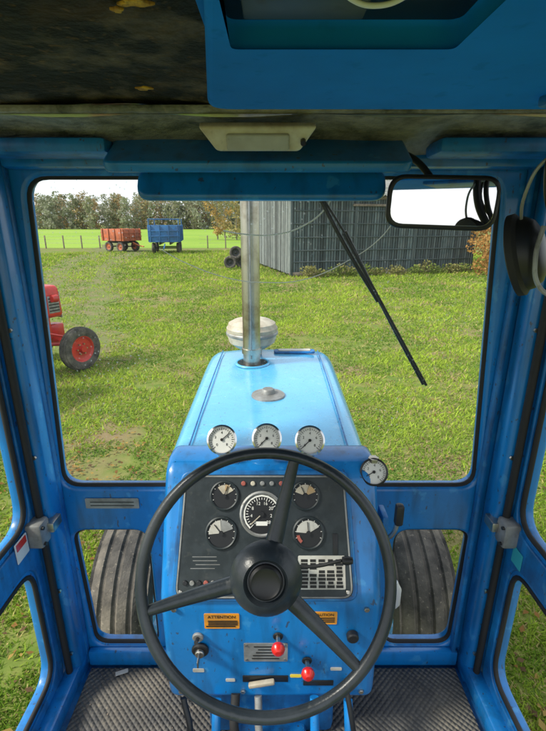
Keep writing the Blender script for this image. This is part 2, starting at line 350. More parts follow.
def needle(name,x,y,z,a,l,m,w=.002):
    return box(name,(x+math.cos(R(a))*l*.4,y+math.sin(R(a))*l*.4,z),(l,w,.001),m,0,rz(a))
Z0=.0135
AMBER=mat('faded_amber_print',(.45,.30,.14),.6,0,(.36,.27,.16),40); FRED=mat('faded_red_print',(.35,.09,.07),.6)
for gx,gy,gr,kind in ((-.123,.251,.035,0),(.082,.251,.035,1),(-.129,.161,.038,2),(.0885,.161,.038,3)):
    disc('gauge_face',gx,gy,Z0,gr,BLACK); ring('gauge_bezel',gx,gy,Z0,gr,.004,PANEL)
    z=Z0+.003
    if kind==0: arcface('gauge_band',gx,gy,z,.004,gr*.75,30,130,CREAM); arcface('gauge_band_b',gx,gy,z+.0012,gr*.35,gr*.8,60,85,AMBER)
    if kind==1: arcface('gauge_band',gx,gy,z,gr*.2,gr*.78,70,160,CREAM); arcface('gauge_band_b',gx,gy,z,gr*.2,gr*.78,20,68,AMBER)
    if kind==2: arcface('gauge_band',gx,gy,z,gr*.15,gr*.82,95,185,WHITISH); arcface('gauge_band_b',gx,gy,z,gr*.15,gr*.82,20,93,ALU)
    if kind==3: arcface('gauge_band',gx,gy,z,gr*.15,gr*.8,30,175,WHITISH); arcface('gauge_band_b',gx,gy,z+.0012,gr*.6,gr*.8,190,230,FRED)
    for i in range(9):
        a=200-i*27.5; box('gauge_tick',(gx+gr*.86*math.cos(R(a)),gy+gr*.86*math.sin(R(a)),z),(gr*.12,.0014,.0007),WHITE,0,rz(a))
    needle('gauge_needle',gx,gy,z+.003,[70,115,130,95][kind],gr*.8,TICK,.002); disc('needle_hub',gx,gy,z+.003,.005,BLACK,16)
gx,gy,gr=-.028,.207,.053
disc('tachometer_face',gx,gy,Z0,gr,BLACK); ring('tachometer_bezel',gx,gy,Z0,gr,.005,ALU)
arcface('tachometer_scale',gx,gy,Z0+.003,gr*.80,gr*.88,-50,230,WHITE)
for i in range(29):
    a=-50+i*10; rr=gr*.70; box('tach_tick',(gx+rr*math.cos(R(a)),gy+rr*math.sin(R(a)),Z0+.003),(gr*(.18 if i%4==0 else .1),.0016,.0008),WHITE,0,rz(a))
for i in range(8):
    a=230-i*40; text('tach_number',str(i*4),.011,WHITE,Matrix.Translation((gx+gr*.5*math.cos(R(a)),gy+gr*.5*math.sin(R(a)),Z0+.003)))
plate('hour_meter',[rrect(gx-.014,gy-.028,gx+.014,gy-.018,.001)],.001,.0002,WHITE,Matrix.Translation((0,0,Z0+.003)))
needle('tachometer_needle',gx,gy,Z0+.005,222,gr*.8,CREAM,.002); disc('needle_hub',gx,gy,Z0+.005,.006,BLACK,16)
for i in range(5):
    c=[FRED,CREAM,ALU,ALU,FRED][i]; cyl('warning_lamp',(-.075+i*.024,.281,Z0),(-.075+i*.024,.281,Z0+.004),.0060,c,seg=16,bev=.002)
for i in range(6): cyl('tell_tale',(-.215+i*.017,.045,Z0-.002),(-.215+i*.017,.045,Z0+.004),.006,[BLACK,ALU,BLACK,FRED,ALU,BLACK][i],seg=14,bev=.001)
plate('gear_chart',[rrect(.062,.030,.178,.108,.004)],.002,.0004,WHITISH,Matrix.Translation((0,0,Z0)))
for r_ in range(8):
    for c_ in range(5): 
        if random.random()<.9: box('chart_print',(.077+c_*.0215,.037+r_*.0085,Z0+.0016),(random.uniform(.012,.020),.0065,.0005),TICK,0)
for r_ in range(4): box('panel_print',(-.17+random.uniform(-.01,.01),.105-r_*.009,Z0-.0003),(.06,.0015,.0006),ALU,0)
for x,y in ((-.215,.283),(.166,.283),(-.226,.024),(.183,.024)): cyl('panel_screw',(x,y,Z0-.003),(x,y,Z0+.002),.005,STEEL,seg=12,bev=.001)
box('hand_throttle_slot',(.155,.135,Z0),(.012,.05,.003),BLACK,.001)
# lower face
CTX['M']=Matrix.Translation((0,.85,0))@XZ
def sticker(name,x0,x1,zc,h,m): plate(name,[rrect(x0,zc-h/2,x1,zc+h/2,.003,2)],.0016,.0003,m,Matrix.Translation((0,0,.0012)))
sticker('warning_label',-.172,-.084,1.402,.048,ORANGE)
for i in range(4): box('label_print',(-.128+random.uniform(-.003,.003),1.403-i*.0056,.0026),(.074,.0034,.0006),TICK,0)
text('label_word','ATTENTION',.0125,TICK,Matrix.Translation((-.128,1.416,.0026)))
sticker('warning_label_b',.092,.160,1.412,.040,ORANGE)
for i in range(3): box('label_print_b',(.126,1.413-i*.006,.0026),(.056,.003,.0006),TICK,0)
text('label_word_b','CAUTION',.0115,TICK,Matrix.Translation((.126,1.423,.0026)))
sticker('small_label_a',-.21,-.18,1.235,.012,WHITISH); sticker('small_label_b',.045,.075,1.215,.010,YELLOW); sticker('small_label_c',-.125,-.10,1.20,.010,WHITISH); sticker('small_label_d',.15,.18,1.24,.010,WHITISH)
sticker('serial_plate',-.075,.038,1.298,.062,ALU)
for i in range(5): box('plate_print',(-.02+random.uniform(-.012,.012),1.318-i*.010,.0026),(random.uniform(.05,.085),.003,.0006),TICK,0)
for x in (-.068,.031):
    for z in (1.274,1.322): cyl('rivet',(x,z,.001),(x,z,.004),.003,STEEL,seg=10)
for x,z in ((.0127,1.353),(.088,1.27)):
    cyl('knob_stem',(x,z,0),(x,z,.03),.006,STEEL); cyl('knob_bezel',(x,z,0),(x,z,.005),.013,BLACK,bev=.002)
    lathe('red_pull_knob',[(0,.052),(.008,.051),(.014,.046),(.017,.038),(.015,.030),(.008,.026),(0,.026)],REDK,Matrix.Translation((x,z,0)))
cyl('ignition_bezel',(-.186,1.31,0),(-.186,1.31,.010),.022,BLACK,bev=.003); cyl('ignition_barrel',(-.186,1.31,.01),(-.186,1.31,.02),.012,STEEL,bev=.002)
box('ignition_key',(-.186,1.31,.033),(.004,.018,.028),STEEL,.001)
cyl('switch_bezel',(-.19,1.352,0),(-.19,1.352,.008),.014,ALU,bev=.002); cyl('switch_toggle',(-.19,1.352,.008),(-.19,1.365,.03),.005,BLACK)
cyl('light_switch',(.20,1.36,0),(.20,1.36,.018),.015,BLACK,bev=.003)
box('lever_slot',(-.02,1.205,.001),(.12,.022,.003),BLACK,.001); box('lever_blade',(-.03,1.202,.012),(.07,.012,.014),CREAM,.004,rz(12))
box('lever_slot_b',(.12,1.19,.001),(.08,.018,.003),BLACK,.001)
for x,z in ((-.245,1.44),(.232,1.44),(-.245,1.16),(.235,1.16),(-.08,1.16),(.05,1.44),(.19,1.28)): cyl('face_bolt',(x,z,-.001),(x,z,.006),.007,STEEL,seg=6,bev=.001)
CTX['M']=I4.copy()
box('pedestal',(-.005,.99,1.03),(.36,.20,.20),DBLUE,.02)
box('transmission_hump',(-.005,.80,.945),(.20,.5,.06),DBLUE,.02)
for x,zz in ((-.15,1.14),(.11,1.15),(.20,1.14)): tube('pedal_arm',[(x,.84,zz),(x,.80,1.07),(x,.78,1.0)],.012,BLUE)
for x in (-.15,.11,.20): box('pedal_pad',(x,.765,1.0),(.07,.02,.06),RUB,.006,rx(-40))
tube('throttle_cable',[(.19,.845,1.20),(.205,.80,1.12),(.225,.78,1.0),(.25,.72,.94)],.007,BLACK)
tube('loom',[(-.24,.845,1.14),(-.22,.80,1.06),(-.27,.80,.99),(-.36,.84,.945)],.008,BLACK)
tube('hose_a',[(-.10,.85,1.15),(-.10,.80,1.08),(-.06,.80,.98)],.012,RUB); tube('hose_b',[(-.04,.85,1.14),(-.03,.79,1.06),(.02,.80,.98)],.010,ALU)
cyl('steering_column',(-.012,.61,1.764),(-.012,.90,1.54),.030,BLACK,r2=.036); lathe('column_boot',[(.062,0),(.058,.015),(.044,.03),(.040,.045)],RUB,align((-.012,.88,1.545),(0,-.79,.61)))
tube('hazard_stalk',[(.02,.80,1.62),(.09,.79,1.625),(.15,.785,1.645)],.004,BLACK); lathe('stalk_knob',[(0,0),(.008,.002),(.01,.012),(.007,.024),(0,.026)],BLACK,align((.15,.785,1.645),(1,-.1,.1)))
tube('side_lever',[(.285,.95,1.56),(.305,.93,1.60),(.31,.92,1.65)],.006,STEEL); box('side_lever_grip',(.311,.918,1.665),(.022,.022,.06),BLACK,.008)
box('side_bracket',(.290,.98,1.58),(.016,.06,.10),DBLUE,.005)
lathe('white_oval_part',[(0,0),(.020,.0),(.026,.012),(.026,.07),(.016,.09),(.012,.1),(0,.1)],WHITE,Matrix.Translation((.420,1.215,1.07)))  # bottle-shaped stand-in for an unidentified white oval object

# loose grit on the floor
group('floor_debris',(0,.9,.93))
vs=[];fs=[]
for i in range(90):
    s_=random.choice((-1,1)); x=s_*random.uniform(.24,.60); y=random.uniform(.72,1.08); a=random.uniform(0,6.28); l=random.uniform(.0015,.0045); b=l*random.uniform(.3,.9); z=.9335
    k=len(vs)
    for u_,v_ in ((-l,0),(0,-b),(l,0),(0,b)): vs.append((x+u_*math.cos(a)-v_*math.sin(a),y+u_*math.sin(a)+v_*math.cos(a),z+random.uniform(0,.001)))
    fs.append((k,k+1,k+2,k+3))
mk('straw_and_grit',vs,fs,WOOD,False)
box('paper_scrap',(-.50,1.07,.936),(.04,.014,.002),WHITISH,0,rz(20))

# steering wheel
WM=Matrix.Translation((-.012,.592,1.778))@rx(64)
group('steering_wheel',(-.012,.592,1.778),WM)
seg=96; ring_=[(.21*math.cos(2*math.pi*i/seg),.21*math.sin(2*math.pi*i/seg),0) for i in range(seg)]
tube('rim',ring_,.0100,WHEELM,True,False)
lathe('hub',[(0,-.060),(.038,-.060),(.048,-.045),(.060,-.022),(.062,-.010),(.055,.004),(.042,.014),(.037,.017),(.034,.012),(.031,.008),(0,.008)],WHEELM)
lathe('hub_cap',[(.029,.008),(.028,.014),(.024,.018),(.019,.015),(0,.0145)],BLACK)
for a in (76,194,318):
    c,s=math.cos(R(a)),math.sin(R(a))
    vs=[];fs=[];K=14;S=12
    for k in range(K+1):
        t=k/K; r=.035+t*(.21-.035); z=-.022+.022*t*t; w_=.0165*(1-t)+.0090*t; h_=.012*(1-t)+.007*t
        for j in range(S):
            b=2*math.pi*j/S; lx=w_*math.cos(b); lz=h_*math.sin(b)
            vs.append((c*r-s*lx,s*r+c*lx,z+lz))
    for k in range(K):
        for j in range(S): fs.append((k*S+j,k*S+(j+1)%S,(k+1)*S+(j+1)%S,(k+1)*S+j))
    mk('spoke',vs,fs,WHEELM,ang=60)

# gauges on cowl
def pgauge(name,p,ang,r=.036,body=CHROME):
    group(name,p,Matrix.Translation(p)@rz(ang)@rx(62.4))
    lathe('case',[(0,-.028),(r*.8,-.028),(r*.92,-.02),(r*.95,0),(r*1.08,.002),(r*1.08,.008),(r*.95,.011),(r*.92,.006)],body)
    disc('dial',0,0,.003,r*.93,WHITE)
    for i in range(25):
        a=-45+i*270/24; rr=r*.78
        box('tick',(rr*math.cos(R(a)),rr*math.sin(R(a)),.005),(r*(.2 if i%4==0 else .1),.0013,.0006),TICK,0,rz(a))
    for i in range(5):
        a=225-i*67.5; text('number',str(i*2),.0095,TICK,Matrix.Translation((r*.5*math.cos(R(a)),r*.5*math.sin(R(a)),.0048)))
    needle('needle',0,0,.0062,random.choice([215,225,40]),r*.8,TICK,.002); disc('needle_hub',0,0,.0062,.004,TICK,14)
    CTX['M']=I4.copy()
    cyl('stem',(p[0],p[1]+.012,p[2]-.03),(p[0],p[1]+.015,1.755),.009,STEEL)
    cyl('stem_nut',(p[0],p[1]+.015,1.758),(p[0],p[1]+.015,1.768),.014,STEEL,seg=6)
pgauge('pressure_gauge',(-.133,1.03,1.812),4); pgauge('pressure_gauge',(-.016,1.03,1.816),0); pgauge('pressure_gauge',(.096,1.03,1.810),-3)
pgauge('temperature_gauge',(.262,1.0,1.735),-14,.033,BLACK)

# ------------------------------------------------------------ hood and chassis
group('tractor_hood',(0,1.85,1.6))
HX=-.015
def section(y,w,zt,zb,r=.06):
    pts=[(-w,zb),(-w,zt-r-.02)]
    for k in range(7):
        a=math.pi-k*math.pi/2/6; pts.append((-w+r+r*math.cos(a),zt-r-.012+r*math.sin(a)))
    pts+=[(-w*.55,zt-.003),(0,zt)]
    full=pts+[(-x,z) for x,z in reversed(pts[:-1])]
    return [(HX+x,y,z) for x,z in full]
secs=[]
for y,w,zt in ((1.19,.320,1.655),(1.25,.325,1.664),(1.5,.330,1.668),(1.9,.337,1.666),(2.25,.345,1.66),(2.40,.345,1.652),(2.47,.335,1.645),(2.51,.312,1.635),(2.54,.28,1.62),(2.555,.24,1.60)):
    secs.append(section(y,w,zt,1.20))
vs=[p for s in secs for p in s]; n=len(secs[0]); fs=[]
for k in range(len(secs)-1):
    for j in range(n-1): fs.append((k*n+j,k*n+j+1,(k+1)*n+j+1,(k+1)*n+j))
fs.append(tuple(range((len(secs)-1)*n,len(secs)*n))); 
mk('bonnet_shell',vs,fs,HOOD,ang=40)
for s in (-1,1):
    tube('bonnet_seam',[(HX+s*.256,1.22,1.662),(HX+s*.264,1.9,1.667),(HX+s*.27,2.42,1.653)],.0028,DBLUE)
tube('rear_seal',[(HX-.322,1.195,1.52)]+[(HX+.318*math.cos(math.pi-i*math.pi/20),1.195,1.56+.105*min(1,1.5*math.sin(i*math.pi/20))) for i in range(21)]+[(HX+.322,1.195,1.52)],.006,RUB,False,False)
plate('bonnet_catch',[rrect(.02,-.03,.25,.03,.02)],.012,.004,DBLUE,Matrix.Translation((HX,2.38,1.661)))
plate('bonnet_catch_inset',[rrect(.045,-.018,.225,.018,.01)],.008,.002,WHITISH,Matrix.Translation((HX,2.38,1.668)))
lathe('fuel_cap',[(0,.03),(.022,.03),(.026,.026),(.03,.012),(.052,.010),(.068,.006),(.07,0)],ALU,Matrix.Translation((-.020,1.70,1.667)))
cyl('opening_dark_disc',(-.105,2.15,1.650),(-.105,2.15,1.6675),.078,BLACK,seg=36)  # black disc on the hood, the hole's darkness put into its colour
lathe('opening_lip',[(.076,.0),(.078,.007),(.084,.007),(.088,0)],HOOD,Matrix.Translation((-.105,2.15,1.664)))
box('engine_block',(HX,1.75,.95),(.42,1.1,.5),DBLUE,.03); box('radiator_grille',(HX,2.50,1.25),(.48,.06,.55),BLACK,.02)
box('front_axle_beam',(HX,1.95,.50),(1.25,.12,.12),DBLUE,.02); box('front_bolster',(HX,2.1,.62),(.34,.7,.22),DBLUE,.03)

group('exhaust_pipe',(-.12,2.15,2.2))
cyl('stack',(-.108,2.15,1.62),(-.108,2.15,2.95),.044,STEEL,seg=32)
box('stack_strip',(-.108,2.104,2.25),(.008,.006,1.1),ALU,.002)  # thin grey strip down the near side of the stack
cyl('clamp',(-.108,2.15,1.72),(-.108,2.15,1.745),.050,STEEL)

group('air_precleaner',(-.10,2.36,1.75))
lathe('bowl',[(0,-.06),(.05,-.06),(.055,.0),(.085,.015),(.125,.045),(.137,.085),(.14,.125),(.132,.135),(.128,.15),(.10,.165),(.05,.178),(0,.18)],CREAM,Matrix.Translation((-.115,2.36,1.68)))
lathe('band',[(.137,.085),(.143,.09),(.143,.10),(.139,.105)],ALU,Matrix.Translation((-.115,2.36,1.68)))

def tyre(x,y,z,r,w,mat_,rim,axis='X',hub=None,ribs=5,dp=.022):
    L=Matrix.Translation((x,y,z))@(ry(90) if axis=='X' else rx(90))
    p=[(r*.58,-w*.36),(r*.66,-w*.46),(r*.80,-w*.5),(r*.92,-w*.46)]
    for i in range(ribs):
        a=-w*.44+i*w*.88/ribs; b=a+w*.88/ribs; q=lambda t: r-.09*r*abs(2*t/w)**2
        p+=[(q(a)-dp*r*2,a+.006),(q(a),a+.014),(q(b),b-.014),(q(b)-dp*r*2,b-.006)]
    p+=[(r*.92,w*.46),(r*.80,w*.5),(r*.66,w*.46),(r*.58,w*.36)]
    lathe('tyre_casing',p,mat_,L,72)
    for s in (-1,1):
        lathe('rim_disc',[(r*.60,s*w*.38),(r*.56,s*w*.36),(r*.50,s*w*.22),(r*.30,s*w*.12),(r*.16,s*w*.16),(r*.14,s*w*.34),(r*.08,s*w*.38),(0,s*w*.38)],rim,L,40)
for s in (-1,1):
    group('front_tyre',(s*.735,1.95,.43)); tyre(s*.735,1.95,.43,.43,.31,TYRE,HOOD,ribs=4,dp=.014)

# ------------------------------------------------------------ windshield wiper + thin white arcs
group('windshield_wiper',(.3,1.19,2.2))
A=Vector((.105,1.195,2.44)); B=Vector((.435,1.195,1.905))
d=(B-A); ax=d.normalized(); pn=Vector((ax.z,0,-ax.x))
cyl('pivot',(.09,1.17,2.46),(.09,1.21,2.46),.014,BLACK)
tube('arm',[A+Vector((-.015,0,.02)),A+d*.3+pn*.006,A+d*.55],.0055,BLACK)
tube('arm_spring',[A,A+d*.3-pn*.010,A+d*.5-pn*.006],.003,BLACK)
tube('blade_frame',[A+d*.22-pn*.012,A+d*.6-pn*.003,B],.0045,BLACK)
box('blade_rubber',tuple(A+d*.61-pn*.004-Vector((0,.016,0))),(.007,.010,d.length*.78),RUB,.002,Matrix.Rotation(math.atan2(d.x,d.z),4,'Y'))
group('windshield_arcs',(0,1.2,2.3))  # thin white curves just outside the glass
tube('arc_upper',[(-.13,1.2,2.33),(-.084,1.2,2.322),(.0,1.2,2.320),(.07,1.2,2.338),(.135,1.2,2.385),(.16,1.2,2.44)],.0018,WHITE)
tube('arc_lower',[(-.30,1.2,2.285),(-.242,1.2,2.252),(-.113,1.2,2.206),(-.02,1.2,2.196),(.08,1.2,2.203),(.19,1.2,2.248),(.28,1.2,2.31),(.33,1.2,2.38)],.0012,WHITE)

# ------------------------------------------------------------ coloured-face mesh from numpy
def npmesh(name,V,F,C,material):
    me=bpy.data.meshes.new(name); nv=len(V); nf,k=F.shape
    me.vertices.add(nv); me.vertices.foreach_set('co',V.astype(np.float32).ravel())
    me.loops.add(nf*k); me.loops.foreach_set('vertex_index',F.astype(np.int32).ravel())
    me.polygons.add(nf); me.polygons.foreach_set('loop_start',np.arange(0,nf*k,k,dtype=np.int32))
    me.update(calc_edges=True)
    at=me.attributes.new('col','FLOAT_COLOR','FACE'); c=np.ones((nf,4),np.float32); c[:,:3]=C; at.data.foreach_set('color',c.ravel())
    return link(name,me,material,False)
CTX['P']=None; CTX['M']=I4.copy()
FOL=attrmat('foliage',.8,.3); GR=attrmat('grass_blades',.7,.4)

# ------------------------------------------------------------ ground
def groundmat(name,c1,c2,c3,s1,s2,lo=.5,hi=.68):
    m=mat(name,c1,.95,0,c2,s1,.38,.62,spec=.1,bump=.6,bscale=14); nt=m.node_tree;N=nt.nodes;b=N['Principled BSDF']
    src=b.inputs['Base Color'].links[0].from_socket
    g=N.new('ShaderNodeNewGeometry');n=N.new('ShaderNodeTexNoise');n.inputs['Scale'].default_value=s2;n.inputs['Detail'].default_value=5
    nt.links.new(g.outputs['Position'],n.inputs['Vector']); r=N.new('ShaderNodeMapRange'); r.inputs['From Min'].default_value=lo;r.inputs['From Max'].default_value=hi
    nt.links.new(n.outputs['Fac'],r.inputs['Value']); mx=N.new('ShaderNodeMix');mx.data_type='RGBA';nt.links.new(r.outputs[0],mx.inputs[0]);nt.links.new(src,mx.inputs[6]);mx.inputs[7].default_value=(*c3,1)
    nt.links.new(mx.outputs[2],b.inputs['Base Color']); return m
G=groundmat('lawn_ground',(.11,.17,.03),(.19,.21,.055),(.22,.17,.09),5,.8,.50,.64)
mk('ground',[(-1800,-600,0),(1800,-600,0),(1800,2500,0),(-1800,2500,0)],[(0,1,2,3)],G)
FM=groundmat('field_crop',(.20,.33,.045),(.25,.37,.055),(.27,.37,.08),.05,.02)
mk('field',[(-260,44,.006),(4,44,.006),(30,170,.006),(-260,170,.006)],[(0,1,2,3)],FM)
TR=groundmat('worn_track',(.20,.19,.09),(.16,.15,.07),(.14,.18,.05),4,1.3,.42,.58)
cl=[(-3.4,7.5,.5),(-4.2,9,.8),(-5.6,12,1.2),(-7.6,17,1.6),(-9.8,23,2.0),(-11.6,29,2.3),(-12.5,36,2.6),(-15,44,2.0),(-20,60,1.6)]
vs=[];fs=[];K=0
for i in range(len(cl)-1):
    for k in range(10):
        t=k/10; x=cl[i][0]*(1-t)+cl[i+1][0]*t; y=cl[i][1]*(1-t)+cl[i+1][1]*t; w_=cl[i][2]*(1-t)+cl[i+1][2]*t
        vs+=[(x-w_+random.uniform(-.35,.35),y,.010),(x+w_+random.uniform(-.35,.35),y,.010)]; K+=1
for k in range(K-1): fs.append((2*k,2*k+1,2*k+3,2*k+2))
mk('dirt_track',vs,fs,TR)
# grass: one mesh of blades
NB=440000
u=rng.random(NB); r=1.3*(40/1.3)**u; th=rng.uniform(-1.05,1.05,NB)
x=r*np.sin(th); y=r*np.cos(th)
def vnoise(x,y,sc,seed):
    g=np.random.default_rng(seed).random((257,257)); X=(x*sc+1000)%256; Y=(y*sc+1000)%256
    i=X.astype(int); j=Y.astype(int); fx=X-i; fy=Y-j; fx=fx*fx*(3-2*fx); fy=fy*fy*(3-2*fy)
    return (g[i,j]*(1-fx)+g[i+1,j]*fx)*(1-fy)+(g[i,j+1]*(1-fx)+g[i+1,j+1]*fx)*fy
f1=(vnoise(x,y,.8,1)*.45+vnoise(x,y,2.3,2)*.35+vnoise(x,y,6.5,3)*.3-.55)*5
f2=(vnoise(x,y,1.1,5)*.4+vnoise(x,y,3.7,6)*.4+vnoise(x,y,9,7)*.3-.55)*5
muddy=np.exp(-(((x+1.9)/1.3)**2+((y-3.7)/1.0)**2))*1.4
nn=rng.normal(0,.4,NB)
tx=np.interp(y,[c[1] for c in cl],[c[0] for c in cl]); tw=np.interp(y,[c[1] for c in cl],[c[2] for c in cl])
dd=np.abs(x-tx)/tw
keep=(f2+nn-muddy>-.90)
ruts=(np.abs(dd-.62)<.28)
keep&=~((dd<rng.uniform(.6,1.4,NB))&(y>8)&(rng.random(NB)<np.where(ruts,.78,.30)))
keep&=~((np.abs(x)<.95)&(y<2.6))
x,y,r,f1,f2=x[keep],y[keep],r[keep],(f1+nn)[keep],f2[keep]; n=len(x)
h=(.016+.0024*r)*rng.uniform(.6,1.7,n)*(1+.22*f1); wd=(.003+.0011*r)*rng.uniform(.7,1.4,n)
a=rng.uniform(0,6.283,n); lean=rng.uniform(.3,1.6,n)*h; la=rng.uniform(0,6.283,n)
V=np.zeros((n,3,3)); V[:,0]=np.c_[x-np.cos(a)*wd,y-np.sin(a)*wd,np.zeros(n)]; V[:,1]=np.c_[x+np.cos(a)*wd,y+np.sin(a)*wd,np.zeros(n)]
V[:,2]=np.c_[x+np.cos(la)*lean,y+np.sin(la)*lean,h]
t=np.clip(.5+.45*f1+rng.normal(0,.15,n),0,1)[:,None]
C=(1-t)*np.array([.13,.24,.03])+t*np.array([.38,.50,.06]); dry=(rng.random(n)<np.clip(.12-.10*f2,.03,.45))[:,None]; C=np.where(dry,np.array([.50,.41,.18]),C)*rng.uniform(.75,1.25,(n,1))
npmesh('grass',V.reshape(-1,3),np.arange(n*3).reshape(-1,3),C,GR)
# fallen leaves
nl=4200; r=1.3*(22/1.3)**rng.random(nl); th=rng.uniform(-1.05,1.05,nl); x=r*np.sin(th);y=r*np.cos(th)
x[:600]=rng.normal(-1.9,.8,600); y[:600]=rng.normal(3.7,.6,600)
k=~((np.abs(x)<.9)&(y<2.6)); x,y=x[k],y[k]; nl=len(x)
s=rng.uniform(.010,.030,nl); a=rng.uniform(0,6.28,nl); z=rng.uniform(.015,.035,nl)
V=np.zeros((nl,4,3))
for j,(dx,dy) in enumerate(((-1,0),(0,-.6),(1,0),(0,.6))):
    V[:,j]=np.c_[x+s*(dx*np.cos(a)-dy*np.sin(a)),y+s*(dx*np.sin(a)+dy*np.cos(a)),z+rng.uniform(-.008,.012,nl)]
cc=np.array([[.26,.14,.05],[.36,.25,.08],[.14,.09,.05]])[rng.integers(0,3,nl)]
npmesh('fallen_leaves',V.reshape(-1,3),np.arange(nl*4).reshape(-1,4),cc,FOL)

# ------------------------------------------------------------ trees
def leafquads(c,rad,n,size,base,haze=0):
    u=rng.normal(size=(n,3)); u/=np.linalg.norm(u,axis=1)[:,None]; p=np.array(c)+u*np.array(rad)*(rng.random((n,1))**.45)
    a=rng.normal(size=(n,3)); a/=np.linalg.norm(a,axis=1)[:,None]; b=np.cross(a,rng.normal(size=(n,3))); b/=np.linalg.norm(b,axis=1)[:,None]
    s=size*rng.uniform(.6,1.4,(n,1)); V=np.stack([p-a*s,p-b*s*.7,p+a*s,p+b*s*.7],1)
    C=np.array(base)*rng.uniform(.85,1.15,(n,1)); return V.reshape(-1,3),C
def trunkquads(x,y,h,r):
    m=6;lv=[(0,r),(h*.35,r*.75),(h*.8,r*.2)]
    out=[]
    for k in range(2):
        z0,r0=lv[k];z1,r1=lv[k+1]
        for j in range(m):
            a0=j*6.283/m;a1=(j+1)*6.283/m
            out+= [(x+r0*math.cos(a0),y+r0*math.sin(a0),z0),(x+r0*math.cos(a1),y+r0*math.sin(a1),z0),(x+r1*math.cos(a1),y+r1*math.sin(a1),z1),(x+r1*math.cos(a0),y+r1*math.sin(a0),z1)]
    for k in range(7):
        a=random.uniform(0,6.28); z0=h*random.uniform(.25,.65); L=h*random.uniform(.2,.35); w_=r*.25
        e=(x+L*math.cos(a),y+L*math.sin(a),z0+L*.8)
        out+=[(x,y,z0-w_),(x,y,z0+w_),(e[0],e[1],e[2]+w_*.3),(e[0],e[1],e[2]-w_*.3)]
    return np.array(out)
def forest(name,items,leafsize,nleaf,barkc,lo=.12):
    Vs=[];Cs=[]
    for (x,y,h,base) in items:
        tq=trunkquads(x,y,h,h*.013); Vs.append(tq); Cs.append(np.tile(np.array(barkc),(len(tq)//4,1)))
        nb=11
        for k in range(nb):
            zc=h*(lo+(.92-lo)*(k+random.random())/nb); sp=h*.22*(1.15-abs(zc/h-.45)); a=random.uniform(0,6.28); rr=random.uniform(.1,1)*sp
            R_=h*random.uniform(.07,.14)
            V,C=leafquads((x+rr*math.cos(a),y+rr*math.sin(a),zc),(R_*1.3,R_*1.3,R_),nleaf//nb,leafsize,np.array(base)*random.uniform(.85,1.15)); Vs.append(V);Cs.append(C)
    V=np.concatenate(Vs);C=np.concatenate(Cs); return npmesh(name,V,np.arange(len(V)).reshape(-1,4),C,FOL)
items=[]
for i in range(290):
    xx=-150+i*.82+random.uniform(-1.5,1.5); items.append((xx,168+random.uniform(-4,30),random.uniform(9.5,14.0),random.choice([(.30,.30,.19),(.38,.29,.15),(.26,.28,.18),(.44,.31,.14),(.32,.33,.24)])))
forest('tree_line',items,.36,460,(.30,.28,.24),.03)  # leaf and bark tones greyed, distance haze put into the colour
items=[]
for i in range(34):
    xx=-8+i*1.1+random.uniform(-1,1); items.append((xx,68+random.uniform(-6,16),random.uniform(6.5,9.5),random.choice([(.28,.25,.11),(.42,.28,.10),(.23,.24,.11),(.38,.31,.13)])))
forest('woodland_edge',items,.16,900,(.26,.23,.18),.06)
V,C=[],[]
for k in range(14):
    v_,c_=leafquads((10.6+random.uniform(-.8,1.4),21.8+random.uniform(-1,1),random.uniform(.3,1.9)),(.6,.6,.5),240,.07,(.42,.24,.08)); V.append(v_);C.append(c_)
V=np.concatenate(V);npmesh('shrub',V,np.arange(len(V)).reshape(-1,4),np.concatenate(C),FOL)
V,C=[],[]
for k in range(38):
    t=random.random(); v_,c_=leafquads((1.2+8.6*t,19.9+8.6*t*.27+random.uniform(-.2,.1),random.uniform(.05,.4)),(.4,.2,.25),90,.05,random.choice([(.19,.25,.06),(.28,.27,.10)])); V.append(v_);C.append(c_)
V=np.concatenate(V);npmesh('weeds',V,np.arange(len(V)).reshape(-1,4),np.concatenate(C),FOL)

# ------------------------------------------------------------ barn
BM=Matrix.Translation((.77,20.3,0))@rz(15)
group('barn',(.77,20.3,0),BM)
def plankmat(name,a,b):
    m=mat(name,a,.85,0,b,3,.35,.7,dirt=.5,dirtcol=(.17,.17,.15)); nt=m.node_tree; N=nt.nodes; bs=N['Principled BSDF']
    src=bs.inputs['Base Color'].links[0].from_socket
    oi=N.new('ShaderNodeNewGeometry'); mr=N.new('ShaderNodeMapRange'); mr.inputs['To Min'].default_value=.5; mr.inputs['To Max'].default_value=1.5
    nt.links.new(oi.outputs['Random Per Island'],mr.inputs['Value'])
    vm=N.new('ShaderNodeVectorMath'); vm.operation='SCALE'; nt.links.new(src,vm.inputs[0]); nt.links.new(mr.outputs[0],vm.inputs['Scale']); nt.links.new(vm.outputs[0],bs.inputs['Base Color']); return m
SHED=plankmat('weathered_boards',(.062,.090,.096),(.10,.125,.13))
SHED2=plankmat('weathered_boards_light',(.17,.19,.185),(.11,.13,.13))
ROOFM=mat('fibre_cement_roof',(.22,.22,.21),.9,0,(.13,.14,.12),1.5)
def boards(name,L,W,H0,H1,mt,bw=.2):
    bm=bmesh.new(); nb=int(W/bw)
    for i in range(nb):
        hh=H0+(H1-H0)*(i/nb)+0 ; dz=random.uniform(.0,.08); m_=Matrix.Translation(((i+.5)*bw,random.uniform(-.012,.012),hh/2+.05))@Matrix.Diagonal((bw*random.uniform(.68,.86),.03,hh-.1-dz,1))
        bmesh.ops.create_cube(bm,size=1,matrix=m_)
    frombm(name,bm,mt,L,False)
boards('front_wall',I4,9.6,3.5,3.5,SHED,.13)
box('black_backing',(4.8,.25,1.72),(9.4,.3,3.4),BLACK,0)  # black slab just behind the front boards, fills the gaps
